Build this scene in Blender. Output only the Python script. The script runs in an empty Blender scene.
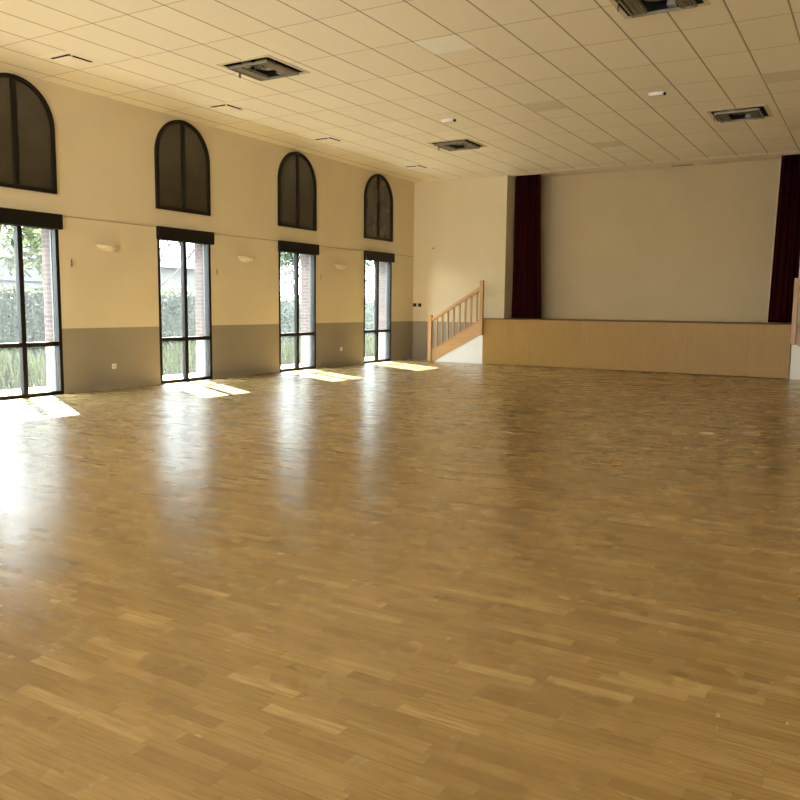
import bpy, math, random
from mathutils import Vector, Matrix
random.seed(7)
scn = bpy.context.scene
COL = scn.collection
PI = math.pi
ZC = 4.723                     # ceiling height
GX0, GX = 0.298, 0.6           # ceiling runner grid (lines running into depth)
GY0, GY = -11.274, 1.1965      # ceiling cross lines
STAGE_Z, STAGE_Y = 1.145, -0.658
XR, YF = 12.0, -32.0           # right wall, wall behind the camera

# ------------------------------------------------------------------ materials
class NT:
    def __init__(s, name):
        s.m = bpy.data.materials.new(name); s.m.use_nodes = True
        s.t = s.m.node_tree; s.n = s.t.nodes; s.n.clear()
        s.out = s.new('ShaderNodeOutputMaterial')
    def new(s, t, **k):
        n = s.n.new(t)
        for a, b in k.items(): setattr(n, a, b)
        return n
    def link(s, a, b): s.t.links.new(a, b)
    def setin(s, n, i, v):
        if hasattr(v, 'is_output'): s.link(v, n.inputs[i])
        else: n.inputs[i].default_value = v
    def math(s, op, a, b=0.0, c=None):
        n = s.new('ShaderNodeMath', operation=op); s.setin(n, 0, a); s.setin(n, 1, b)
        if c is not None: s.setin(n, 2, c)
        return n.outputs[0]
    def mix(s, f, a, b, blend='MIX'):
        n = s.new('ShaderNodeMix', data_type='RGBA', blend_type=blend)
        s.setin(n, 0, f); s.setin(n, 6, a); s.setin(n, 7, b)
        return n.outputs[2]
    def comb(s, x, y, z=0.0):
        n = s.new('ShaderNodeCombineXYZ'); s.setin(n, 0, x); s.setin(n, 1, y); s.setin(n, 2, z)
        return n.outputs[0]
    def coord(s):
        tc = s.new('ShaderNodeTexCoord'); sp = s.new('ShaderNodeSeparateXYZ')
        s.link(tc.outputs['Object'], sp.inputs[0])
        return tc.outputs['Object'], sp.outputs[0], sp.outputs[1], sp.outputs[2]
    def noise(s, vec, scale, detail=3.0, rough=.5):
        n = s.new('ShaderNodeTexNoise'); s.link(vec, n.inputs['Vector'])
        n.inputs['Scale'].default_value = scale; n.inputs['Detail'].default_value = detail
        n.inputs['Roughness'].default_value = rough
        return n.outputs['Fac']
    def white(s, vec):
        n = s.new('ShaderNodeTexWhiteNoise', noise_dimensions='3D'); s.link(vec, n.inputs['Vector'])
        return n.outputs['Value']
    def ramp(s, f, stops):
        n = s.new('ShaderNodeValToRGB'); s.setin(n, 0, f); e = n.color_ramp.elements
        while len(e) < len(stops): e.new(.5)
        for q, (p, c) in zip(e, stops): q.position = p; q.color = (*c, 1)
        return n.outputs[0]
    def mrange(s, v, a, b, c=0.0, d=1.0):
        n = s.new('ShaderNodeMapRange'); s.setin(n, 0, v)
        for i, q in zip((1, 2, 3, 4), (a, b, c, d)): n.inputs[i].default_value = q
        return n.outputs[0]
    def bump(s, h, strength=.2, dist=.01):
        n = s.new('ShaderNodeBump'); s.link(h, n.inputs['Height'])
        n.inputs['Strength'].default_value = strength; n.inputs['Distance'].default_value = dist
        return n.outputs[0]
    def bsdf(s, color, rough=.6, metal=0., spec=.5, normal=None):
        b = s.new('ShaderNodeBsdfPrincipled')
        s.setin(b, 'Base Color', color if hasattr(color, 'is_output') else (*color, 1))
        s.setin(b, 'Roughness', rough); s.setin(b, 'Metallic', metal)
        b.inputs['Specular IOR Level'].default_value = spec
        if normal is not None: s.link(normal, b.inputs['Normal'])
        s.link(b.outputs[0], s.out.inputs[0])
        return b

def paint(name, c, rough=.7, var=.06, scale=3., spec=.3, metal=0., bump=.05, bscale=60.):
    t = NT(name); v, x, y, z = t.coord()
    n = t.noise(v, scale)
    d = tuple(q * (1 - var) for q in c); l = tuple(min(1, q * (1 + var)) for q in c)
    col = t.ramp(n, [(.3, d), (.7, l)])
    nb = t.bump(t.noise(v, bscale, 2), bump, .002) if bump else None
    t.bsdf(col, rough, metal, spec, nb)
    return t.m

def wood(name, a, b, axis=2, rough=.4, scale=4., spec=.4):
    t = NT(name); v, x, y, z = t.coord()
    st = [12., 12., 12.]; st[axis] = .7
    w = t.comb(t.math('MULTIPLY', x, st[0]), t.math('MULTIPLY', y, st[1]), t.math('MULTIPLY', z, st[2]))
    n = t.noise(w, scale, 5, .6)
    n2 = t.noise(v, 1.1, 2)
    col = t.ramp(n, [(.25, a), (.75, b)])
    col = t.mix(t.math('MULTIPLY', n2, .25), col, (*a, 1))
    t.bsdf(col, rough, 0, spec, t.bump(n, .08, .003))
    return t.m

CREAM = (.67, .575, .375)
M = {}
M['cream'] = paint('cream wall paint', CREAM, .6, .03, 1.2, .25)
M['grey'] = paint('grey dado paint', (.30, .26, .185), .5, .04, 1.2, .35)
M['stage_wall'] = paint('stage wall paint', (.53, .435, .265), .7, .03, 1.0, .2)
M['white_wall'] = paint('pale grey stair wall paint', (.80, .80, .74), .6, .03, 2.)
M['plaster'] = paint('ceiling plaster', (.90, .82, .64), .8, .03, 2.)
M['black'] = paint('black lacquered aluminium', (.009, .0065, .0035), .5, .15, 20, .22, 0, 0)
M['track'] = paint('dark grey shutter guide', (.055, .058, .056), .45, .1, 20, .4, 0, 0)
M['redwood'] = wood('stained oak rail', (.42, .235, .085), (.58, .345, .135), 0, .35)
M['redwood_v'] = wood('stained oak post', (.38, .205, .075), (.56, .33, .13), 2, .35)
M['white'] = paint('white plastic', (.80, .78, .72), .4, .02, 10, .4, 0, 0)
M['cream_plastic'] = paint('cream plaster bowl', (.66, .57, .38), .45, .02, 10, .3, 0, 0)
M['dark'] = paint('dark duct interior', (.016, .013, .009), .7, .2, 10, .2, 0, 0)
M['metal'] = paint('galvanised metal', (.30, .27, .21), .45, .12, 12, .5, .5, 0)
M['fin'] = paint('aluminium fins', (.36, .32, .24), .5, .12, 30, .4, .3, 0)
M['tile_light'] = paint('pale ceiling tile', (.99, .96, .85), .8, .02, 2.)
M['tile_dark'] = paint('dull ceiling tile', (.76, .68, .51), .8, .02, 2.)
M['stage_floor'] = wood('stage boards', (.20, .11, .04), (.32, .19, .07), 0, .4)
M['nosing'] = wood('dark stage edge', (.09, .048, .018), (.14, .078, .03), 0, .6, 4., .15)
M['hem'] = paint('pale curtain hem', (.62, .46, .36), .85, .06, 12)

def m_panel():
    t = NT('varnished plywood'); v, x, y, z = t.coord()
    w = t.comb(t.math('MULTIPLY', x, 9.), y, t.math('MULTIPLY', z, .9))
    n = t.noise(w, 2.2, 6, .62)
    col = t.ramp(n, [(.28, (.31, .172, .028)), (.72, (.36, .21, .038))])
    sid = t.math('FLOOR', t.math('DIVIDE', t.math('ADD', x, -2.41), 1.235))
    r = t.white(t.comb(sid, 3.1, 0.))
    col = t.mix(t.math('MULTIPLY', r, .18), col, (.36, .21, .055, 1))
    fx = t.math('FRACT', t.math('DIVIDE', t.math('ADD', x, -2.41), 1.235))
    seam = t.math('LESS_THAN', fx, .005)
    col = t.mix(t.math('MULTIPLY', seam, .45), col, (.12, .07, .02, 1))
    t.bsdf(col, .42, 0, .35, t.bump(n, .05, .002))
    return t.m
M['panel'] = m_panel()

def m_ceiling():
    t = NT('mineral fibre ceiling tiles'); v, x, y, z = t.coord()
    ux = t.math('DIVIDE', t.math('ADD', x, -GX0), GX); uy = t.math('DIVIDE', t.math('ADD', y, -GY0), GY)
    ix = t.math('FLOOR', ux); iy = t.math('FLOOR', uy)
    fx = t.math('SUBTRACT', ux, ix); fy = t.math('SUBTRACT', uy, iy)
    r = t.white(t.comb(ix, iy, .5))
    base = t.ramp(r, [(0., (.90, .825, .635)), (.5, (.92, .845, .655)), (1., (.94, .865, .675))])
    n = t.noise(v, 1.6, 3)
    base = t.mix(t.math('MULTIPLY', n, .12), base, (.84, .74, .55, 1))
    # grooves
    dx = t.math('ABSOLUTE', t.math('SUBTRACT', fx, t.math('ROUND', fx)))
    dy = t.math('ABSOLUTE', t.math('SUBTRACT', fy, t.math('ROUND', fy)))
    gx = t.math('LESS_THAN', dx, .012)          # 1.4 cm
    gx2 = t.math('LESS_THAN', dx, .030)
    gy = t.math('LESS_THAN', dy, .0055)
    edge = t.math('LESS_THAN', dx, .020)
    col = t.mix(t.math('MULTIPLY', gx2, .28), base, (.50, .37, .19, 1))
    col = t.mix(t.math('MULTIPLY', gx, .86), col, (.17, .115, .055, 1))
    col = t.mix(t.math('MULTIPLY', gy, .75), col, (.28, .20, .11, 1))
    h = t.math('SUBTRACT', 1., t.math('MAXIMUM', gx, gy))
    fine = t.noise(v, 140., 2)
    hh = t.math('ADD', h, t.math('MULTIPLY', fine, .15))
    t.bsdf(col, .50, 0, .5, t.bump(hh, .15, .003))
    return t.m
M['ceiling'] = m_ceiling()

def m_floor():
    W, L = .062, .33
    t = NT('oak strip parquet'); v, x, y, z = t.coord()
    row = t.math('FLOOR', t.math('DIVIDE', y, W))
    ro = t.white(t.comb(row, 7.7, 0.))
    ux = t.math('ADD', t.math('DIVIDE', x, L), t.math('MULTIPLY', ro, 9.))
    cx = t.math('FLOOR', ux)
    r = t.white(t.comb(row, cx, 1.3)); r2 = t.white(t.comb(row, cx, 5.9))
    grain_v = t.comb(t.math('MULTIPLY', x, 2.2), t.math('MULTIPLY', y, 34.), t.math('MULTIPLY', r, 40.))
    g = t.noise(grain_v, 2.0, 3, .6)
    col = t.ramp(r, [(0., (.270, .176, .062)), (.2, (.340, .232, .088)), (.75, (.390, .272, .106)), (.92, (.46, .33, .137)), (1., (.55, .41, .185))])
    col = t.mix(t.math('MULTIPLY', t.mrange(g, .40, .66), .70), col, (.225, .138, .042, 1))
    big = t.noise(v, .35, 3)
    col = t.mix(t.mrange(big, .42, .75, 0, .32), col, (.29, .20, .08, 1))
    fx = t.math('FRACT', ux); fy = t.math('FRACT', t.math('DIVIDE', y, W))
    gap = t.math('MAXIMUM', t.math('LESS_THAN', fx, .006), t.math('LESS_THAN', fy, .028))
    col = t.mix(t.math('MULTIPLY', gap, .35), col, (.12, .055, .015, 1))
    # dark specks
    vo = t.new('ShaderNodeTexVoronoi'); t.link(v, vo.inputs['Vector']); vo.inputs['Scale'].default_value = 2.6
    sp = t.math('LESS_THAN', vo.outputs['Distance'], .022)
    keep = t.math('GREATER_THAN', t.white(vo.outputs['Position']), .62)
    col = t.mix(t.math('MULTIPLY', t.math('MULTIPLY', sp, keep), .8), col, (.05, .025, .01, 1))
    # worn, scuffed patch with pale ring marks (right of the hall)
    dx = t.math('DIVIDE', t.math('ADD', x, -9.75), 1.0); dy = t.math('DIVIDE', t.math('ADD', y, 9.3), 2.4)
    d = t.math('SQRT', t.math('ADD', t.math('MULTIPLY', dx, dx), t.math('MULTIPLY', dy, dy)))
    zone = t.mrange(d, 1.25, .55)
    v2 = t.new('ShaderNodeTexVoronoi'); t.link(v, v2.inputs['Vector']); v2.inputs['Scale'].default_value = 1.9
    wob = t.noise(v, 9., 2)
    ring_d = t.math('ADD', v2.outputs['Distance'], t.math('MULTIPLY', t.math('SUBTRACT', wob, .5), .12))
    ring = t.math('MULTIPLY', t.math('GREATER_THAN', ring_d, .12), t.math('LESS_THAN', ring_d, .20))
    brk = t.math('GREATER_THAN', t.noise(v, 4.5, 2), .47)
    kp = t.math('GREATER_THAN', t.white(v2.outputs['Position']), .3)
    mark = t.math('MULTIPLY', t.math('MULTIPLY', ring, brk), t.math('MULTIPLY', zone, kp))
    sv = t.comb(t.math('MULTIPLY', x, 2.2), t.math('MULTIPLY', y, 26.), 0.)
    scr = t.math('MULTIPLY', t.math('GREATER_THAN', t.noise(sv, 1.3, 2), .69), zone)
    stain = t.math('MULTIPLY', t.mrange(t.noise(v, .9, 2), .52, .62), zone)
    col = t.mix(t.math('MULTIPLY', stain, .45), col, (.24, .13, .035, 1))
    col = t.mix(t.math('MULTIPLY', scr, .45), col, (.62, .43, .20, 1))
    col = t.mix(mark, col, (.96, .88, .70, 1))
    # satin varnish, uneven from board to board
    rough = t.math('ADD', t.mrange(t.noise(v, 2.2, 3), .3, .7, .21, .26), t.math('MULTIPLY', r2, .05))
    wv = t.comb(t.math('MULTIPLY', x, .9), t.math('MULTIPLY', y, 5.), 0.)
    wave = t.noise(wv, 1.2, 1)
    h = wave
    t.bsdf(col, rough, 0, .9, t.bump(h, .13, .006))
    return t.m
M['floor'] = m_floor()

def m_brick():
    t = NT('pink brick'); v, x, y, z = t.coord()
    u = t.math('ADD', x, y)
    n = t.new('ShaderNodeTexBrick'); t.link(t.comb(u, z, 0.), n.inputs['Vector'])
    n.inputs['Scale'].default_value = 1.; n.inputs['Brick Width'].default_value = .22
    n.inputs['Row Height'].default_value = .073; n.inputs['Mortar Size'].default_value = .012
    n.inputs['Color1'].default_value = (.058, .030, .025, 1); n.inputs['Color2'].default_value = (.080, .047, .039, 1)
    n.inputs['Mortar'].default_value = (.095, .085, .077, 1)
    c = t.mix(t.math('MULTIPLY', t.noise(v, 6.), .3), n.outputs[0], (.085, .055, .045, 1))
    t.bsdf(c, .85, 0, .2)
    return t.m
M['brick'] = m_brick()
M['plinth'] = paint('beige plinth render', (0.1800, 0.1650, 0.1350), .85, .08, 5)

def m_glass():
    t = NT('dusty window glass'); v, x, y, z = t.coord()
    tr = t.new('ShaderNodeBsdfTransparent'); tr.inputs[0].default_value = (.93, .96, .95, 1)
    gl = t.new('ShaderNodeBsdfGlossy'); gl.inputs['Roughness'].default_value = .02
    tl = t.new('ShaderNodeBsdfTranslucent'); tl.inputs[0].default_value = (.88, .92, .95, 1)
    lw = t.new('ShaderNodeLayerWeight'); lw.inputs[0].default_value = .5
    fres = t.math('ADD', t.math('MULTIPLY', t.math('POWER', lw.outputs['Facing'], 5.), .90), .04)
    m1 = t.new('ShaderNodeMixShader'); t.link(fres, m1.inputs[0]); t.link(tr.outputs[0], m1.inputs[1]); t.link(gl.outputs[0], m1.inputs[2])
    sp = t.mrange(t.noise(v, 46., 3), .5, .78, .0, .022)
    runs = t.noise(t.comb(x, t.math('MULTIPLY', y, 26.), t.math('MULTIPLY', z, 1.6)), 1.3, 3)
    dust = t.math('ADD', t.mrange(runs, .4, .75, DUST * .6, DUST * 1.5), sp)
    m2 = t.new('ShaderNodeMixShader'); t.link(dust, m2.inputs[0]); t.link(m1.outputs[0], m2.inputs[1]); t.link(tl.outputs[0], m2.inputs[2])
    t.link(m2.outputs[0], t.out.inputs[0])
    return t.m
DUST = .006
M['glass'] = m_glass()

def m_darkpane():
    t = NT('glass over a dark backing'); v, x, y, z = t.coord()
    col = t.ramp(t.noise(v, 2.), [(.3, (.040, .031, .018)), (.7, (.052, .042, .026))])
    b = t.bsdf(col, .06, 0, .5)
    b.inputs['IOR'].default_value = 1.6
    return t.m
M['dark_pane'] = m_darkpane()

def m_cloth():
    t = NT('dark red stage velvet'); v, x, y, z = t.coord()
    n = t.noise(t.comb(t.math('MULTIPLY', x, 30.), y, t.math('MULTIPLY', z, 2.)), 2., 3)
    b = t.bsdf(t.ramp(n, [(.3, (.018, .0007, .0016)), (.7, (.034, .0014, .0032))]), .9, 0, .1)
    b.inputs['Sheen Weight'].default_value = .0
    return t.m
M['cloth'] = m_cloth()

def leafmat(name, a, b):
    t = NT(name)
    gi = t.new('ShaderNodeNewGeometry')
    c = t.ramp(gi.outputs['Random Per Island'], [(0., a), (1., b)])
    t.bsdf(c, .6, 0, .3)
    return t.m
M['hedge'] = leafmat('hedge leaves', (0.0180, 0.0276, 0.0180), (0.0390, 0.0540, 0.0330))
M['hedge_top'] = leafmat('young hedge leaves', (0.0780, 0.0900, 0.0180), (0.1140, 0.1200, 0.0270))
M['leaf_a'] = leafmat('tree leaves', (0.0180, 0.0330, 0.0168), (0.0480, 0.0690, 0.0300))
M['leaf_b'] = leafmat('yellow green leaves', (0.0510, 0.0690, 0.0150), (0.0900, 0.1050, 0.0300))
M['grass'] = leafmat('grass blades', (0.0300, 0.0450, 0.0096), (0.0720, 0.0870, 0.0240))
M['flower'] = leafmat('pale pink blossom', (0.0960, 0.0720, 0.0780), (0.1440, 0.1140, 0.1200))
M['bark'] = wood('grey bark', (0.0600, 0.0510, 0.0420), (0.1200, 0.1020, 0.0840), 2, .9)
M['lawn'] = paint('lawn', (0.0240, 0.0348, 0.0108), .9, .3, 3., .1)
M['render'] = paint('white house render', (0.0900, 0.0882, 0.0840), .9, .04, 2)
M['roof'] = paint('grey roof tiles', (0.0510, 0.0510, 0.0570), .8, .15, 8)

# ------------------------------------------------------------------ mesh helpers
class MB:
    def __init__(s): s.v = []; s.f = []; s.mi = []; s.sm = []
    def add(s, vs, fs, mi=0, smooth=False):
        o = len(s.v); s.v += [tuple(q) for q in vs]
        s.f += [tuple(o + i for i in f) for f in fs]; s.mi += [mi] * len(fs); s.sm += [smooth] * len(fs)
        return s
    def box(s, x0, x1, y0, y1, z0, z1, mi=0):
        if x0 > x1: x0, x1 = x1, x0
        if y0 > y1: y0, y1 = y1, y0
        if z0 > z1: z0, z1 = z1, z0
        vs = [(x, y, z) for z in (z0, z1) for y in (y0, y1) for x in (x0, x1)]
        return s.add(vs, [(0, 2, 3, 1), (4, 5, 7, 6), (0, 1, 5, 4), (2, 6, 7, 3), (0, 4, 6, 2), (1, 3, 7, 5)], mi)
    def prism(s, pts, a, b, axis, mi=0):
        """polygon (2D, ccw) extruded along an axis from a to b"""
        def P(p, h):
            return (h, p[0], p[1]) if axis == 0 else (p[0], h, p[1]) if axis == 1 else (p[0], p[1], h)
        n = len(pts)
        vs = [P(p, a) for p in pts] + [P(p, b) for p in pts]
        fs = [tuple(range(n - 1, -1, -1)), tuple(range(n, 2 * n))] + [(i, (i + 1) % n, n + (i + 1) % n, n + i) for i in range(n)]
        return s.add(vs, fs, mi)
    def ring(s, outer, inner, a, b, axis, mi=0):
        def P(p, h):
            return (h, p[0], p[1]) if axis == 0 else (p[0], h, p[1]) if axis == 1 else (p[0], p[1], h)
        n = len(outer); vs = []
        for pts, h in ((outer, a), (inner, a), (outer, b), (inner, b)): vs += [P(p, h) for p in pts]
        fs = []
        for i in range(n):
            j = (i + 1) % n
            fs += [(i, j, n + j, n + i), (2 * n + i, 3 * n + i, 3 * n + j, 2 * n + j), (i, 2 * n + i, 2 * n + j, j), (n + i, n + j, 3 * n + j, 3 * n + i)]
        return s.add(vs, fs, mi)
    def tube(s, pts, r, seg=8, mi=0, r2=None):
        pts = [Vector(p) for p in pts]; n = len(pts); vs = []
        for k, p in enumerate(pts):
            d = (pts[min(k + 1, n - 1)] - pts[max(k - 1, 0)]).normalized()
            u = d.cross(Vector((0, 0, 1)) if abs(d.z) < .9 else Vector((1, 0, 0))).normalized(); w = d.cross(u)
            rr = r + ((r2 - r) * k / (n - 1) if r2 is not None else 0)
            for i in range(seg):
                a = 2 * PI * i / seg; vs.append(p + u * rr * math.cos(a) + w * rr * math.sin(a))
        fs = [(k * seg + i, k * seg + (i + 1) % seg, (k + 1) * seg + (i + 1) % seg, (k + 1) * seg + i) for k in range(n - 1) for i in range(seg)]
        fs += [tuple(range(seg - 1, -1, -1)), tuple(range((n - 1) * seg, n * seg))]
        return s.add(vs, fs, mi, True)
    def lathe(s, prof, c, seg=24, mi=0, sy=1., half=False):
        vs = []; m = len(prof); k = seg + 1 if half else seg
        for i in range(k):
            a = -PI / 2 + PI * i / seg if half else 2 * PI * i / seg
            for r, z in prof: vs.append((c[0] + r * math.cos(a), c[1] + r * math.sin(a) * sy, c[2] + z))
        fs = []
        for i in range(seg):
            j = i + 1 if half else (i + 1) % seg
            for q in range(m - 1): fs.append((i * m + q, j * m + q, j * m + q + 1, i * m + q + 1))
        return s.add(vs, fs, mi, True)
    def leaf(s, c, size, mi=0):
        a = Vector((random.gauss(0, 1), random.gauss(0, 1), random.gauss(0, 1))).normalized()
        b = a.orthogonal().normalized(); b.rotate(Matrix.Rotation(random.uniform(0, 6.28), 3, a))
        d = a.cross(b); c = Vector(c); l = size * random.uniform(.7, 1.3); w = l * .5
        return s.add([c - b * l * .5, c + d * w * .5, c + b * l * .5, c - d * w * .5], [(0, 1, 2, 3)], mi)
    def build(s, name, mats, parent=None, bevel=0.):
        me = bpy.data.meshes.new(name); me.from_pydata(s.v, [], s.f)
        for m in (mats if isinstance(mats, (list, tuple)) else [mats]): me.materials.append(M[m] if isinstance(m, str) else m)
        me.polygons.foreach_set('material_index', s.mi); me.polygons.foreach_set('use_smooth', s.sm); me.update()
        o = bpy.data.objects.new(name, me); COL.objects.link(o)
        if parent is not None:
            o.parent = parent
        if bevel:
            b = o.modifiers.new('bevel', 'BEVEL'); b.width = bevel; b.segments = 2; b.limit_method = 'ANGLE'
        return o

def thing(name, loc, label, cat, group=None, kind=None, rz=0):
    o = bpy.data.objects.new(name, None); COL.objects.link(o); o.empty_display_size = .1
    o.location = loc; o.rotation_euler = (0, 0, rz)
    return tag(o, label, cat, group, kind)
def tag(o, label, cat, group=None, kind=None):
    o['label'] = label; o['category'] = cat
    if group: o['group'] = group
    if kind: o['kind'] = kind
    return o
def struct(o, label=None, cat=None):
    o['kind'] = 'structure'
    if label: o['label'] = label; o['category'] = cat
    return o
def dup(root, loc, label, rz=None, group=None, name=None):
    def cp(o, parent):
        c = o.copy(); COL.objects.link(c)
        if parent is not None: c.parent = parent
        for ch in o.children: cp(ch, c)
        return c
    r = cp(root, None); r.location = loc; r['label'] = label
    if rz is not None: r.rotation_euler = (0, 0, rz)
    if group: r['group'] = group
    return r

# ------------------------------------------------------------------ the room
DW = 1.31
DOORS = [-11.69, -8.395, -5.07, -1.79, -14.99, -18.29, -21.59, -24.89, -28.19]
DTOP = 2.62
op = sorted([(c - DW / 2, c + DW / 2) for c in DOORS])
w = MB(); prev = YF - .3
def wallbit(y0, y1, z0, z1):
    zs = [z0] + [q for q in (.80, 1.025) if z0 < q < z1] + [z1]
    for a, b in zip(zs, zs[1:]):
        w.box(-.13, 0, y0, y1, a, b, 1 if b <= 1.026 else 0)
        w.box(-.42, -.13, y0, y1, a, b, 3 if b <= .81 else 2)
for a, b in op:
    wallbit(prev, a, -.1, 5.0); wallbit(a, b, DTOP, 5.0)
    w.box(-.42, 0, a, b, -.1, 0, 3); prev = b
wallbit(prev, 1.5, -.1, 5.0)
struct(w.build('wall_left', ['cream', 'grey', 'brick', 'plinth']), 'cream left wall over a grey dado, with tall glazed doors', 'wall')

struct(MB().box(-.0, XR, YF, 1.2, -.12, 0).build('floor', 'floor'), 'polished oak strip parquet floor of the empty hall', 'floor')

JL, JR = 2.69, 9.43
for x0, x1, sd, lb in ((0, JL, 'back_left', 'left of'), (JR, XR, 'back_right', 'right of')):
    b = MB(); b.box(x0, x1, 0, .5, 0, 1.025, 1); b.box(x0, x1, 0, .5, 1.025, 5.0, 0)
    struct(b.build('wall_' + sd, ['cream', 'grey']), 'cream back wall over a grey dado, %s the stage opening' % lb, 'wall')
struct(MB().box(1.8, 10.2, 1.12, 1.3, 0, 5.0).build('wall_stage_rear', 'stage_wall'), 'plain beige wall at the rear of the stage', 'wall')
struct(MB().box(1.8, JL, .5, 1.12, STAGE_Z - .03, STAGE_Z).build('floor_stage_left', 'stage_floor')); struct(MB().box(JR, 10.2, .5, 1.12, STAGE_Z - .03, STAGE_Z).build('floor_stage_right', 'stage_floor'))
struct(MB().box(1.6, 1.8, .5, 1.3, 0, 5).build('wall_stage_left', 'stage_wall')); struct(MB().box(10.2, 10.4, .5, 1.3, 0, 5).build('wall_stage_right', 'stage_wall'))
b = MB()
RO = [(-31.6, -28.2), (-27.8, -24.4)]; RZ = (.0, 2.3)  # unseen openings added in the right wall for extra daylight
py = YF
for y0, y1 in RO + [(.5, .5)]:
    b.box(XR, XR + .2, py, y0, 0, 1.025, 1).box(XR, XR + .2, py, y0, 1.025, 5, 0); py = y1
    if y1 > y0: b.box(XR, XR + .2, y0, y1, RZ[1], 5, 0)
struct(b.build('wall_right', ['cream', 'grey']))
b = MB()
FO = [(.4, 4.1), (7.9, 11.6)]; FZ = (0, 2.3)  # unseen openings added behind the camera, kept low to brighten the ceiling
px = 0
for x0, x1 in FO:
    b.box(px, x0, YF - .2, YF, 0, 5); b.box(x0, x1, YF - .2, YF, FZ[1], 5); px = x1
b.box(px, XR, YF - .2, YF, 0, 5)
struct(b.build('wall_front', 'cream'))

# ceiling with openings for the cassettes and diffusers
CAS = [(GX0 + 5 * GX, -10.07), (GX0 + 5 * GX, -4.03), (GX0 + 14 * GX, -10.07), (GX0 + 14 * GX, -4.16)]
VEN = [(1.235, -11.64), (1.235, -8.60), (1.205, -5.625), (1.225, -2.06)]
CH, VH = .41, .203
holes = [(x - CH, x + CH, y - CH, y + CH) for x, y in CAS] + [(x - VH, x + VH, y - VH, y + VH) for x, y in VEN]
YB = -.13; YE = .22; ZS = 4.80
def plate(mb, x0, x1, y0, y1, z, mi, holes):
    xs = sorted({x0, x1, *[h[i] for h in holes for i in (0, 1)]}); ys = sorted({y0, y1, *[h[i] for h in holes for i in (2, 3)]})
    for xa, xb in zip(xs, xs[1:]):
        for ya, yb in zip(ys, ys[1:]):
            cx, cy = (xa + xb) / 2, (ya + yb) / 2
            if any(h[0] < cx < h[1] and h[2] < cy < h[3] for h in holes): continue
            mb.add([(xa, ya, z), (xa, yb, z), (xb, yb, z), (xb, ya, z)], [(0, 1, 2, 3)], mi)
c = MB(); plate(c, 0, XR, YF, YB, ZC, 0, holes)
c.box(0, XR, YB, YE, ZC - .004, ZC + .12, 1)
c.add([(1.6, YE, ZS), (10.4, YE, ZS), (10.4, 1.3, ZS), (1.6, 1.3, ZS)], [(0, 3, 2, 1)], 1)
c.box(-.4, XR + .2, YF - .2, 1.3, ZC + .35, ZC + .5, 1)
struct(c.build('ceiling', ['ceiling', 'plaster']), 'suspended ceiling of cream rectangular tiles', 'ceiling')

# mouldings
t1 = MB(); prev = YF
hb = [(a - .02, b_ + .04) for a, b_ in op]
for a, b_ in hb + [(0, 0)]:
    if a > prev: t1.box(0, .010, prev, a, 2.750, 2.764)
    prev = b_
M['shadow_line'] = paint('brown joint strip', (.40, .32, .19), .7, .05, 5)  # shadow line along the wall, painted as a darker brown strip
struct(t1.build('trim_1', 'shadow_line'), 'thin painted shadow line along the left wall at door head height', 'moulding')
t1 = MB(); prev = YF
for a, b_ in op + [(0, 0)]:
    t1.box(0, .014, prev, a, 0, .085); prev = b_
struct(t1.build('baseboard_left', 'grey', None, .003), 'low grey skirting between the glazed doors', 'skirting')
struct(MB().box(0.014, .83, -.014, 0, 0, .085).build('baseboard_back', 'grey', None, .003), 'short grey skirting beside the left staircase', 'skirting')
struct(MB().box(1.8, 10.2, 1.105, 1.12, STAGE_Z, STAGE_Z + .05).build('baseboard_stage', 'stage_wall'), 'pale skirting along the stage rear wall', 'skirting')

# ------------------------------------------------------------------ glazed doors and arched windows
where = ['nearest the left edge of the photo', 'second from the photo left edge', 'third along the left wall, next to last before the corner', 'farthest, closest to the room corner and the stairs']
def glazed_door(i, c, label):
    h = DW / 2; zt = DTOP; f = .058
    root = thing('door_%d' % i, (0, c, 0), label, 'glazed door', kind='structure')
    m = MB()
    X0, X1 = -.085, .004
    m.box(X0, X1, -h, -h + f, 0, zt).box(X0, X1, h - f, h, 0, zt).box(X0, X1, -h + f, h - f, zt - .08, zt).box(X0, X1, -h + f, h - f, 0, .055)
    m.box(X0, X1, -.038, .038, .055, zt - .08)
    for a, b_ in ((-h + f, -.038), (.038, h - f)): m.box(X0, X1, a, b_, .755, .825)
    m.build('door_frame', 'black', root, .004)
    for a, b_ in ((-h + f, -.038), (.038, h - f)):
        for z0, z1 in ((.055, .755), (.825, zt - .08)):
            MB().box(-.045, -.039, a, b_, z0, z1).build('pane', 'glass', root)
    MB().box(0.0, .07, -h - .02, h + .04, 2.545, 2.772).build('shutter_box', 'black', root, .006)
    for sgn in (-1, 1):
        y = sgn * h
        MB().box(-.15, -.085, y, y - sgn * .05, 0, zt).box(-.135, -.10, y - sgn * .05, y - sgn * .062, 0, zt).build('shutter_guide', 'track', root)
    MB().box(-.15, -.085, -h + .05, h - .05, 0, .03).build('door_sill', 'track', root)
    return root
for i in range(4):
    glazed_door(i + 1, DOORS[i], 'tall black framed four pane glazed door, ' + where[i])
for k in range(4, 9): glazed_door(k + 1, DOORS[k], 'tall black framed glazed door out of the photo, number %d beyond its left edge' % (k - 3))

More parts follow.
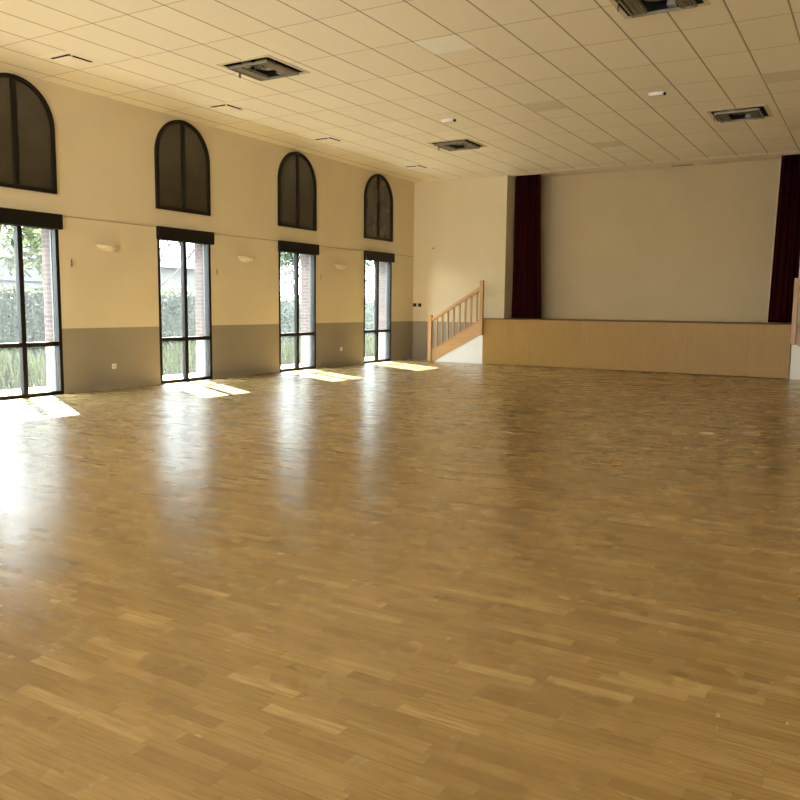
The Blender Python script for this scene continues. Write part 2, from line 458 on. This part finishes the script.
def arch(h, z0, zs, n=28, off=0.):
    r = h - off
    pts = [(-r, z0 + off), (r, z0 + off)]
    for k in range(n + 1):
        a = PI * k / n; pts.append((r * math.cos(a), zs + r * math.sin(a)))
    return pts
def half_arch(sgn, h, z0, zs, off, inner, n=16):
    r = h - off; a0 = math.acos(inner / r)
    pts = [(inner, z0 + off), (r, z0 + off)] + [(r * math.cos(a0 * k / n), zs + r * math.sin(a0 * k / n)) for k in range(n + 1)]
    return pts if sgn > 0 else [(-p[0], p[1]) for p in pts][::-1]
def arched_window(i, c, label):
    h, z0, zs = .655, 3.071, 4.024
    root = thing('window_%d' % i, (0, c, 0), label, 'window', kind='structure')
    m = MB(); m.ring(arch(h, z0, zs), arch(h, z0, zs, off=.062), 0.0, .045, 0)
    m.build('window_frame', 'black', root, .004)
    MB().box(0.0, .04, -.042, .042, z0 + .062, zs + h - .064).build('mullion', 'black', root, .004)
    for sg in (-1, 1):
        m = MB(); m.prism(half_arch(sg, h, z0, zs, .062, .042), 0.0, .014, 0); m.build('pane', 'dark_pane', root)
    return root
for i in range(4):
    arched_window(i + 1, DOORS[i] - .02, 'black arched window with dark glass above the glazed door ' + where[i].replace('farthest, ', ''))

# ------------------------------------------------------------------ stage, stairs, curtains
SX0, SX1 = 2.41, 9.42
st = thing('stage', ((SX0 + SX1) / 2, STAGE_Y, 0), 'wide stage platform with a plain golden wood front, at the far end', 'stage')
ox, oy = (SX0 + SX1) / 2, STAGE_Y
fp = MB(); fp.box(SX0, SX1, STAGE_Y, STAGE_Y + .03, 0.012, STAGE_Z - .018)
o = fp.build('front_panel', 'panel'); o.parent = st; o.matrix_parent_inverse = Matrix.Translation((-ox, -oy, 0))
o = MB().box(SX0, SX1, STAGE_Y - .010, STAGE_Y + .10, STAGE_Z - .018, STAGE_Z).build('stage_nosing', 'nosing'); o.parent = st; o.matrix_parent_inverse = Matrix.Translation((-ox, -oy, 0))
o = MB().box(SX0, SX1, STAGE_Y + .10, 0, STAGE_Z - .03, STAGE_Z).box(JL, JR, 0, 1.12, STAGE_Z - .03, STAGE_Z).build('stage_floor', 'stage_floor'); o.parent = st; o.matrix_parent_inverse = Matrix.Translation((-ox, -oy, 0))
for xa in (SX0, SX1 - .03):
    o = MB().box(xa, xa + .03, STAGE_Y + .03, 0, 0, STAGE_Z - .03).build('side_panel', 'white_wall'); o.parent = st; o.matrix_parent_inverse = Matrix.Translation((-ox, -oy, 0))

def staircase(label, x0, sgn):
    """local: stairs rise along +x from the bottom newel at 0 to the stage side at 1.47; front face y=0, wall at y=.65"""
    root = thing('staircase', (x0, STAGE_Y, 0), label, 'staircase', 'stage staircases')
    def P(mb):
        mb.v = [(sgn * x, y, z) for x, y, z in mb.v]
        if sgn < 0: mb.f = [tuple(reversed(f)) for f in mb.f]
        return mb
    E = 1.495; D = -STAGE_Y
    nx = .052
    # white wall under the stringer
    P(MB().prism([(.09, 0.), (E + .008, 0.), (E + .008, .785), (1.435, .745)], .006, .045, 1)).build('side_wall', 'white_wall', root)
    # stringer board
    sl = (1.109 - .283) / (2.325 - .938)
    P(MB().prism([(.05, .0), (.085, .0), (1.46, .745), (1.46, 1.115), (.05, .275)], -.012, .028, 1)).build('stringer', 'redwood', root, .004)
    P(MB().prism([(.05, .262), (1.46, 1.10), (1.46, 1.135), (.05, .297)], -.022, .038, 1)).build('stringer_cap', 'redwood', root, .004)
    P(MB().box(-.05, nx, -.045, .045, 0, 1.205)).build('newel_post', 'redwood_v', root, .006)
    P(MB().box(1.432, 1.523, -.088, -.012, .725, 2.085)).build('newel_post', 'redwood_v', root, .006)
    hr = MB().prism([(nx, 1.035), (1.435, 1.845), (1.435, 1.945), (nx, 1.125)], -.033, .033, 1)
    P(hr).build('handrail', 'redwood', root, .012)
    for k in range(8):
        x = .185 + k * .1635
        zb = .29 + (x - .05) * (1.127 - .29) / 1.41; zt = 1.045 + (x - nx) * (1.845 - 1.035) / (1.435 - nx)
        P(MB().box(x - .021, x + .021, -.013, .029, zb - .02, zt)).build('baluster', 'redwood_v', root, .003)
    n = 6; rise = STAGE_Z / n; run = (E - .12) / (n - 1)
    for k in range(n - 1):
        xa = .1 + k * run
        P(MB().box(xa, xa + run, .045, D - .002, k * rise if k else 0, (k + 1) * rise)).build('step', 'stage_floor', root)
    return root
staircase('oak staircase with white side wall, left of the stage by the room corner', .905, 1)
staircase('oak staircase at the right end of the stage, cut by the photo edge', 9.42 + .0 + 1.52, -1)

def curtain(label, xt0, xt1, xb0, xb1, hem_left=False, folds=6):
    root = thing('stage_curtain', ((xb0 + xb1) / 2, .45, STAGE_Z), label, 'curtain', 'stage curtains')
    cx = (xb0 + xb1) / 2; NX, NZ = 90, 14; zt = ZS - STAGE_Z - .002
    m = MB(); front = []; back = []
    for side, lst in ((-1, front), (1, back)):
        for j in range(NZ + 1):
            tz = j / NZ; z = .012 + (zt - .012) * tz
            for i in range(NX + 1):
                u = i / NX
                x = (xb0 + (xb1 - xb0) * u) * (1 - tz) + (xt0 + (xt1 - xt0) * u) * tz - cx
                y = .042 * math.sin(u * folds * 2 * PI + 1.1 * math.sin(1.5 * tz + u * 9)) + .012 * math.sin(u * 23 + 2 * tz) + side * .006
                lst.append((x, y, z))
    vs = front + back; n = len(front); fs = []
    for j in range(NZ):
        for i in range(NX):
            a = j * (NX + 1) + i; fs.append((a, a + 1, a + NX + 2, a + NX + 1)); fs.append((n + a, n + a + NX + 1, n + a + NX + 2, n + a + 1))
        for i in (0, NX):
            a = j * (NX + 1) + i; fs.append((a, a + NX + 1, n + a + NX + 1, n + a))
    for j in (0, NZ):
        for i in range(NX):
            a = j * (NX + 1) + i; fs.append((a, a + 1, n + a + 1, n + a))
    m.add(vs, fs, 0, True); m.build('drape', 'cloth', root)
    if hem_left:
        y0 = -.075
        vs = [(xb0 - cx - .028, y0, .012), (xb0 - cx + .004, y0, .012), (xt0 - cx + .004, y0, zt), (xt0 - cx - .028, y0, zt)]
        vs += [(x, y + .07, z) for x, y, z in vs]
        h = MB().add(vs, [(0, 1, 2, 3), (7, 6, 5, 4), (0, 4, 5, 1), (1, 5, 6, 2), (2, 6, 7, 3), (3, 7, 4, 0)])
        h.build('curtain_hem', 'hem', root)['label'] = 'pale pink hem edge'
    return root
curtain('dark red stage curtain gathered at the left, beside the staircase side', 2.72, 3.405, 2.70, 3.52)
curtain('dark red stage curtain with a pale edge, at the right end of the stage', 8.905, 9.425, 8.835, 9.425, True, 5)

# ------------------------------------------------------------------ ceiling fittings
def cassette():
    root = thing('ceiling_cassette', (0, 0, ZC), '', 'air conditioner', 'open ceiling air conditioning cassettes')
    q = lambda r: [(-r, -r), (r, -r), (r, r), (-r, r)]
    MB().ring(q(.465), q(.41), -.010, .0, 2).build('cassette_frame', 'cream_plastic', root, .003)
    m = MB(); H = .26; r = .41
    m.add([(-r, -r, 0), (r, -r, 0), (r, r, 0), (-r, r, 0), (-r, -r, H), (r, -r, H), (r, r, H), (-r, r, H)],
          [(0, 1, 5, 4), (1, 2, 6, 5), (2, 3, 7, 6), (3, 0, 4, 7), (4, 5, 6, 7)])
    m.build('housing', 'dark', root)
    MB().ring(q(.35), q(.328), -.050, -.018, 2).build('drain_pan', 'metal', root, .003)
    for s_ in (-1, 1):
        m = MB()
        for k in range(5): m.box(s_ * (.185 + k * .027) - .006, s_ * (.185 + k * .027) + .006, -.31, .31, -.045, .0)
        m.build('fin_bank', 'fin', root)
    m = MB().lathe([(.10, .14), (.13, .05), (.165, .025), (.175, .035), (.15, .06), (.12, .15)], (0, .03, 0), 24)
    m.build('fan_ring', 'metal', root)
    m = MB().lathe([(0.001, .03), (.045, .03), (.06, .06), (.07, .12), (.001, .13)], (0, .03, 0), 16)
    for k in range(6):
        a = k * PI / 3
        m.tube([(.05 * math.cos(a), .03 + .05 * math.sin(a), .07), (.12 * math.cos(a + .4), .03 + .12 * math.sin(a + .4), .09)], .012, 5)
    m.build('fan', 'dark', root)
    m = MB()
    rnd = random.Random(5)
    for k in range(5):
        p0 = (-.14 + .06 * k, -.25, .0); pts = [p0]
        for j in range(4): pts.append((p0[0] + rnd.uniform(-.06, .06), -.25 + .07 * (j + 1), .0 + rnd.uniform(-.02, .04)))
        m.tube(pts, .008, 6)
    m.build('wiring', 'metal', root)
    MB().box(-.16, -.05, -.29, -.2, -.03, .05).build('control_box', 'metal', root, .004); MB().box(.06, .15, .2, .29, -.03, .05).build('control_box', 'metal', root, .004)
    MB().box(-.405, -.395, -.07, -.03, -.09, .01).build('latch_strap', 'fin', root)
    return root
cl = ['open ceiling air conditioning cassette above the two left doors, toward the viewer', 'open ceiling air conditioning cassette farther off, left of the stage opening',
      'open ceiling air conditioning cassette cut by the top edge of the photo', 'open ceiling air conditioning cassette nearest the right stage curtain']
c0 = cassette(); c0.location = (*CAS[0], ZC); c0['label'] = cl[0]
for k in (1, 2, 3): dup(c0, (*CAS[k], ZC), cl[k])

def vent():
    root = thing('ceiling_vent', (0, 0, ZC), '', 'vent', 'square diffusers along the left wall')
    q = lambda r: [(-r, -r), (r, -r), (r, r), (-r, r)]
    MB().ring(q(.29), q(.205), -.006, 0, 2).build('vent_frame', 'plaster', root, .002)
    m = MB(); r, H = .205, .13
    m.add([(-r, -r, 0), (r, -r, 0), (r, r, 0), (-r, r, 0), (-r, -r, H), (r, -r, H), (r, r, H), (-r, r, H)],
          [(0, 1, 5, 4), (1, 2, 6, 5), (2, 3, 7, 6), (3, 0, 4, 7), (4, 5, 6, 7)])
    m.build('vent_duct', 'dark', root)
    MB().box(-.186, .186, -.186, .186, -.026, -.019).box(-.01, .01, -.01, .01, -.016, .13).build('vent_plate', 'plaster', root, .002)
    return root
vl = ['square ceiling diffuser above the nearest arched window', 'square ceiling diffuser between the first and second full arched windows', 'square ceiling diffuser above the last two arched windows', 'square ceiling diffuser closest to the room corner']
v0 = vent(); v0.location = (*VEN[0], ZC); v0['label'] = vl[0]
for k in (1, 2, 3): dup(v0, (*VEN[k], ZC), vl[k])

o = thing('slot_vent', (6.715, .95, ZS), 'narrow dark slot vent in the ceiling over the stage', 'vent')
MB().ring([(-.25, -.045), (.25, -.045), (.25, .045), (-.25, .045)], [(-.235, -.03), (.235, -.03), (.235, .03), (-.235, .03)], -.012, 0, 2).build('vent_frame', 'stage_wall', o)
m = MB().box(-.235, .235, -.03, .03, -.014, 0)
for k in range(3): m.box(-.235, .235, -.022 + k * .02, -.018 + k * .02, -.01, -.004)
m.build('slot_louvre', 'dark', o)

def emergency():
    root = thing('emergency_light', (0, 0, ZC), '', 'light', 'small ceiling emergency lights')
    MB().box(-.12, .12, -.055, .055, -.022, .0).build('light_body', 'white', root, .004)
    MB().box(-.11, .105, -.058, .045, -.05, -.022).build('light_lens', 'white', root, .008)
    MB().box(.108, .135, -.03, .03, -.045, -.005).build('indicator', 'dark', root, .003)
    return root
e0 = emergency(); e0.location = (4.155, -6.08, ZC); e0['label'] = 'small white emergency light near the middle cassette on the ceiling'
dup(e0, (7.79, -6.175, ZC), 'small white emergency light on the ceiling right of centre')

TILES = [(9, 1.075, 0, 1, 'tile_light', 'pale replacement half tile in the ceiling, upper middle'),
         (9, 4.07, 0, 1, 'tile_dark', 'dull half tile in the ceiling, right of the far cassette'),]
def half_tile(x, y, mat, label, wx=.592, wy=.56):
    o = MB().box(-wx / 2, wx / 2, -wy / 2, wy / 2, -.0025, .0).build('ceiling_tile', mat, None, .001)
    o.location = (x, y, ZC); tag(o, label, 'ceiling tile', 'odd coloured ceiling tiles')
half_tile(GX0 + 9.5 * GX, -9.76, 'tile_light', 'pale replacement half tile in the ceiling, upper middle of the photo')
half_tile(GX0 + 9.5 * GX, -2.62, 'tile_dark', 'dull half tile in the ceiling, nearest to the stage opening')
half_tile(GX0 + 15.5 * GX, -6.22, 'tile_dark', 'dull half tile in the ceiling, upper one at the right photo edge')
half_tile(GX0 + 15.5 * GX, -2.66, 'tile_dark', 'dull half tile in the ceiling, lower one at the right photo edge')
half_tile(GX0 + 9.5 * GX, -6.17, 'tile_dark', 'dull half tile in the ceiling, left of the right emergency light')

# ------------------------------------------------------------------ wall fittings
def sconce():
    root = thing('wall_lamp', (0, 0, 2.33), '', 'lamp', 'bowl wall lamps between the doors')
    prof = [(.001, -.075), (.06, -.072), (.13, -.05), (.19, -.01), (.215, .035), (.205, .035), (.18, -.004), (.12, -.042), (.001, -.062)]
    MB().lathe(prof, (0, 0, 0), 24, half=True, sy=1.05).build('lamp_bowl', 'cream_plastic', root)
    for o in root.children: o.scale = (.62, 1, 1)
    MB().box(0, .02, -.1, .1, -.05, .03).build('back_plate', 'cream_plastic', root, .004)
    MB().tube([(.045, -.08, .0), (.045, .08, .0)], .011, 8).build('lamp_tube', 'white', root)
    return root
s0 = sconce(); s0.location = (0, -10.115, 2.33); s0['label'] = 'cream bowl wall lamp right of the nearest glazed door'
dup(s0, (0, -6.755, 2.335), 'cream bowl wall lamp between the second and third glazed doors')
dup(s0, (0, -3.445, 2.335), 'cream bowl wall lamp between the last two glazed doors')

def switch():
    root = thing('shutter_switch', (0, 0, 2.05), '', 'switch', 'shutter switches beside the doors')
    MB().box(0, .012, -.02, .02, -.065, .065).build('switch_plate', 'cream_plastic', root, .003)
    for z in (-.036, .0, .036): MB().box(.012, .02, -.009, .009, z - .012, z + .012).build('switch_button', 'dark', root, .002)
    return root
s0 = switch(); s0.location = (0, -10.825, 2.05); s0['label'] = 'narrow shutter switch right of the nearest glazed door'
dup(s0, (0, -7.586, 2.04), 'narrow shutter switch right of the second glazed door')
dup(s0, (0, -4.246, 2.058), 'narrow shutter switch right of the third glazed door')

def socket():
    root = thing('wall_socket', (0, 0, 0), '', 'socket', 'white sockets on the grey dado')
    MB().box(0, .012, -.042, .042, -.042, .042).build('socket_plate', 'white', root, .003)
    MB().box(.012, .014, -.02, .02, -.02, .02).build('socket_insert', 'cream_plastic', root, .002)
    return root
s0 = socket(); s0.location = (0, -10.06, .38); s0['label'] = 'white wall socket on the grey dado between the first two doors'
dup(s0, (0, -3.415, .40), 'white wall socket on the grey dado between the last two doors')

o = thing('wall_thermostat', (.61, 0, 2.98), 'small cream square sensor with a dark dot high on the back wall', 'sensor')
MB().box(-.05, .05, -.02, 0, -.06, .06).build('sensor_body', 'cream_plastic', o, .004)
MB().box(-.022, .012, -.026, -.02, -.03, .004).build('sensor_dot', 'dark', o, .004)
def bswitch(x, label):
    r = thing('light_switch', (x, 0, 1.462), label, 'switch', 'dark switches by the room corner')
    MB().box(-.052, .052, -.012, 0, -.045, .045).build('switch_plate', 'black', r, .003)
    MB().box(-.03, .03, -.018, -.012, -.03, .03).build('rocker', 'dark', r, .003)
bswitch(.062, 'dark light switch right in the room corner')
bswitch(.215, 'dark light switch just right of the corner one, left of the stairs')
o = thing('wall_socket', (6.70, 1.12, 1.476), 'pale flush socket low on the stage rear wall', 'socket')
MB().box(-.06, .06, -.010, 0, -.04, .04).build('socket_plate', 'stage_wall', o, .003)
MB().box(-.03, .03, -.013, -.010, -.02, .02).build('socket_insert', 'stage_wall', o, .002)

# ------------------------------------------------------------------ outside
gz = -.06
M['paving'] = paint('pale concrete paving', (.62, .60, .56), .85, .06, 3)
struct(MB().box(-1.5, -.42, -45, 10, gz, gz + .03).build('terrace', 'paving'), 'pale paved strip just outside the glazed doors', 'terrace')
struct(MB().box(-60, -.42, -45, 70, gz - .2, gz).build('ground', 'lawn'), 'lawn outside the glazed doors', 'lawn')
g = MB(); rg = random.Random(3)
for k in range(9000):
    x = -1.6 - abs(rg.gauss(0, 1.5)); y = rg.uniform(-14, 10)
    if x < -5.1 or math.hypot(x + 4.3, y + 2.9) < .75: continue
    hgt = rg.uniform(.12, .50) * (1.25 if -3.5 < x < -1.2 else .7) * (.6 + .8 * (.5 + .5 * math.sin(y * 1.9) * math.sin(x * 2 + y)))
    a = rg.uniform(0, 6.28); dx, dy = math.cos(a), math.sin(a); wd = .012
    lx, ly = dx * hgt * .35, dy * hgt * .35
    g.add([(x - dy * wd, y + dx * wd, gz), (x + dy * wd, y - dx * wd, gz), (x + lx * .5, y + ly * .5, gz + hgt * .7), (x + lx, y + ly, gz + hgt)], [(0, 1, 2), (0, 2, 3)])
o = g.build('tall_grass', 'grass'); tag(o, 'bright green tufts of grass outside the glazed doors', 'grass', kind='stuff')

def hedge(x0, x1, y0, y1, h, label, n, top):
    root = thing('hedge', ((x0 + x1) / 2, (y0 + y1) / 2, gz), label, 'hedge', 'clipped hedges outside')
    cx, cy = (x0 + x1) / 2, (y0 + y1) / 2
    core = MB().box(x0 - cx + .12, x1 - cx - .12, y0 - cy + .1, y1 - cy - .1, 0, h - .1)
    m = MB()
    for k in range(n):
        x = random.uniform(x0 - cx, x1 - cx); y = random.uniform(y0 - cy, y1 - cy); z = random.uniform(.02, h)
        r = random.random()
        if r < .6: x = x1 - cx + random.gauss(0, .05)
        m.leaf((x, y, z), .11)
    core.build('hedge_core', 'hedge', root); m.build('foliage', 'hedge', root)
    m = MB()
    for k in range(n // 5): m.leaf((random.uniform(x0 - cx, x1 - cx), random.uniform(y0 - cy, y1 - cy), h + random.uniform(-.08, .05)), .10)
    m.build('new_growth', top, root)['label'] = 'fresh yellow green top growth'
hedge(-6.4, -5.4, -12.5, -1.6, 1.80, 'clipped green hedge seen through the two nearest doors', 7000, 'hedge_top')
hedge(-6.4, -5.4, -1.5, 14.5, 1.72, 'clipped green hedge seen through the two farthest doors', 8000, 'hedge_top')

def tree(x, y, h, r, label, mat, n=1500, trunk=.1, bare=False, size=.2, squash=.9):
    root = thing('tree', (x, y, gz), label, 'tree', 'trees outside')
    m = MB(); m.tube([(0, 0, 0), (.05, .02, h * .35), (0, .05, h * .7)], trunk, 8, 0, trunk * .5)
    for k in range(9):
        a = k * 2.4; l = r * (.8 + .3 * random.random()); zb = h * (.3 + .05 * k)
        p1 = (l * .5 * math.cos(a), l * .5 * math.sin(a), zb + l * .45); p2 = (l * math.cos(a + .2), l * math.sin(a + .2), zb + l * .95)
        m.tube([(0, 0, zb), p1, p2], trunk * .4, 5, 0, trunk * .1)
        if bare:
            for q in range(4):
                b_ = a + random.uniform(-1, 1); s_ = l * .5
                m.tube([p1, (p1[0] + s_ * .6 * math.cos(b_), p1[1] + s_ * .6 * math.sin(b_), p1[2] + s_ * .6)], trunk * .16, 4, 0, trunk * .05)
    m.build('trunk', 'bark', root)
    if not bare:
        m = MB(); zc = h - r * squash
        for k in range(n):
            d = Vector((random.gauss(0, 1), random.gauss(0, 1), random.gauss(0, 1))).normalized() * (random.random() ** .4) * r * (.8 + .3 * math.sin(k * .37))
            m.leaf((d.x, d.y, zc + d.z * squash), size)
        m.build('crown', mat, root)
tree(-9.2, -8.2, 4.4, 1.5, 'leafy tree behind the hedge, at the left of the nearest door', 'leaf_a', 1500)
tree(-8.6, -5.2, 4.6, 1.5, 'yellow green tree behind the hedge in the nearest door', 'leaf_b', 1500)
tree(-8.2, -1.45, 4.4, 1.0, 'bare branched tree in front of the white house', 'leaf_a', bare=True, trunk=.06)
tree(-12.0, 8.6, 5.2, 1.6, 'yellow green tree right of the house roof', 'leaf_b', 1500)
tree(-9.0, 6.3, 5.4, 1.7, 'grey green tree seen in the third door', 'leaf_a', 1900)
tree(-8.6, 9.3, 4.6, 1.5, 'dense tree seen beside the brick in the third door', 'leaf_a', 1600)
tree(-7.6, 12.6, 5.2, 1.7, 'yellow green tree seen at the top of the farthest door', 'leaf_b', 1700)
tree(-8.4, 16.2, 5.0, 2.2, 'broad tree behind the hedge in the farthest door', 'leaf_a', 1800)
M['leaf_c'] = leafmat('blue green leaves', (0.0595, 0.0782, 0.0723), (0.1062, 0.1318, 0.1190))
for k, (tx, ty, th, lab) in enumerate([(-27, -14, 12.5, 'added tall far tree, leftmost of the row behind the house'), (-29, -6, 13.5, 'added tall far tree rising behind the left end of the house'),
        (-26, 1.5, 12.5, 'added tall far tree rising behind the middle of the house'), (-28, 9, 13.5, 'added tall far tree rising at the right end of the house'),
        (-25, 16, 12.5, 'added tall far tree past the house, behind the third door'), (-26, 24, 13, 'added tall far tree behind the farthest door, left one'),
        (-22, 31, 12.5, 'added tall far tree behind the farthest door, right one'), (-28, -22, 12.5, 'added tall far tree beyond the left edge of the photo')]):
    tree(tx, ty, th, 3.4, lab, 'leaf_c', 2600, .22, size=.62, squash=1.1)  # tall trees added so floor reflections meet leaves instead of bright sky
tree(-4.3, -2.9, 1.5, .48, 'small blossoming shrub in front of the hedge, second door', 'flower', 420, .02, size=.09)

root = thing('house', (-17, 1.5, gz), 'white house with a grey hipped roof behind the second door', 'house')
MB().box(-3.5, 3.5, -7, 4.6, 0, 2.95).build('house_wall', 'render', root)
ev = 2.9; e = .35
x0, x1, y0, y1 = -3.5 - e, 3.5 + e, -7 - e, 4.6 + e
MB().add([(x0, y0, ev), (x1, y0, ev), (x1, y1, ev), (x0, y1, ev), (0, y0 + 3.6, ev + 1.9), (0, y1 - 3.6, ev + 1.9)],
         [(3, 2, 1, 0), (0, 1, 4), (1, 2, 5, 4), (2, 3, 5), (3, 0, 4, 5)]).build('house_roof', 'roof', root)
for y in (-4.5, -.2, 2.9):
    f = MB().box(3.49, 3.56, y - .55, y + .55, 1.0, 2.2).build('house_window', 'white', root)
    MB().box(3.56, 3.565, y - .48, y + .48, 1.07, 2.13).build('pane', 'dark_pane', f)
o = MB().box(-.11, .11, -4.6, 3.0, 0, 2.0).box(-.15, .15, -4.65, 3.05, 2.0, 2.09).build('garden_wall', ['render'])
o.location = (-7.2, -6.4, gz); tag(o, 'low white garden wall behind the hedge in the nearest door', 'wall')

# ------------------------------------------------------------------ light
wd = bpy.data.worlds.new('sky'); scn.world = wd; wd.use_nodes = True
nt = wd.node_tree; bg = nt.nodes['Background']
tc = nt.nodes.new('ShaderNodeTexCoord'); sx = nt.nodes.new('ShaderNodeSeparateXYZ'); rp = nt.nodes.new('ShaderNodeValToRGB')
nt.links.new(tc.outputs['Generated'], sx.inputs[0]); nt.links.new(sx.outputs[2], rp.inputs[0]); nt.links.new(rp.outputs[0], bg.inputs[0])
e = rp.color_ramp.elements; e[0].position = 0.; e[0].color = (.92, .96, 1., 1); e[1].position = .8; e[1].color = (.72, .86, 1., 1)
bg.inputs[1].default_value = 9.0

sun = bpy.data.lights.new('sun', 'SUN'); sun.energy = 24.; sun.angle = math.radians(.6); sun.color = (1., .93, .80)
so = bpy.data.objects.new('sun', sun); COL.objects.link(so)
d = Vector((1, -.54, -math.tan(math.radians(41.5)) * math.hypot(1, .54)))
so.rotation_euler = d.to_track_quat('-Z', 'Y').to_euler()

def portal(loc_, rot, sx_, sy_):
    l = bpy.data.lights.new('daylight_portal', 'AREA'); l.shape = 'RECTANGLE'; l.size = sx_; l.size_y = sy_
    l.cycles.is_portal = True
    o = bpy.data.objects.new('daylight_portal', l); COL.objects.link(o); o.location = loc_; o.rotation_euler = rot
portal((-.43, -15.0, DTOP / 2), (0, -PI / 2, 0), DTOP, 28.4)
portal((6.0, YF - .22, (FZ[0] + FZ[1]) / 2), (PI / 2, 0, 0), 11.2, FZ[1] - FZ[0])
portal((XR + .22, -28.0, (RZ[0] + RZ[1]) / 2), (0, PI / 2, 0), RZ[1] - RZ[0], 7.2)

# ------------------------------------------------------------------ camera
R_ = Vector((0.86025382, 0.50975761, 0.01051426)); U_ = Vector((-0.0681103, 0.09445551, 0.99319643)); F_ = Vector((-0.50529631, 0.85511715, -0.11597546))
cam = bpy.data.cameras.new('camera'); cam.sensor_width = 36; cam.lens = 805.705 / 800 * 36; cam.clip_start = .05; cam.clip_end = 300
co = bpy.data.objects.new('camera', cam); COL.objects.link(co)
mw = Matrix.Identity(4)
for i in range(3): mw[i][0], mw[i][1], mw[i][2] = R_[i], U_[i], -F_[i]
mw.translation = (10.97166698, -19.20489105, 1.43194236)
co.matrix_world = mw; scn.camera = co

scn.cycles.max_bounces = 14; scn.cycles.diffuse_bounces = 8; scn.cycles.glossy_bounces = 4; scn.cycles.transparent_max_bounces = 12
scn.cycles.use_denoising = True
scn.cycles.sample_clamp_indirect = 20
vs = scn.view_settings; vs.view_transform = 'Standard'; vs.look = 'None'; vs.gamma = 1.0; vs.use_curve_mapping = False
vs.exposure = 1.68
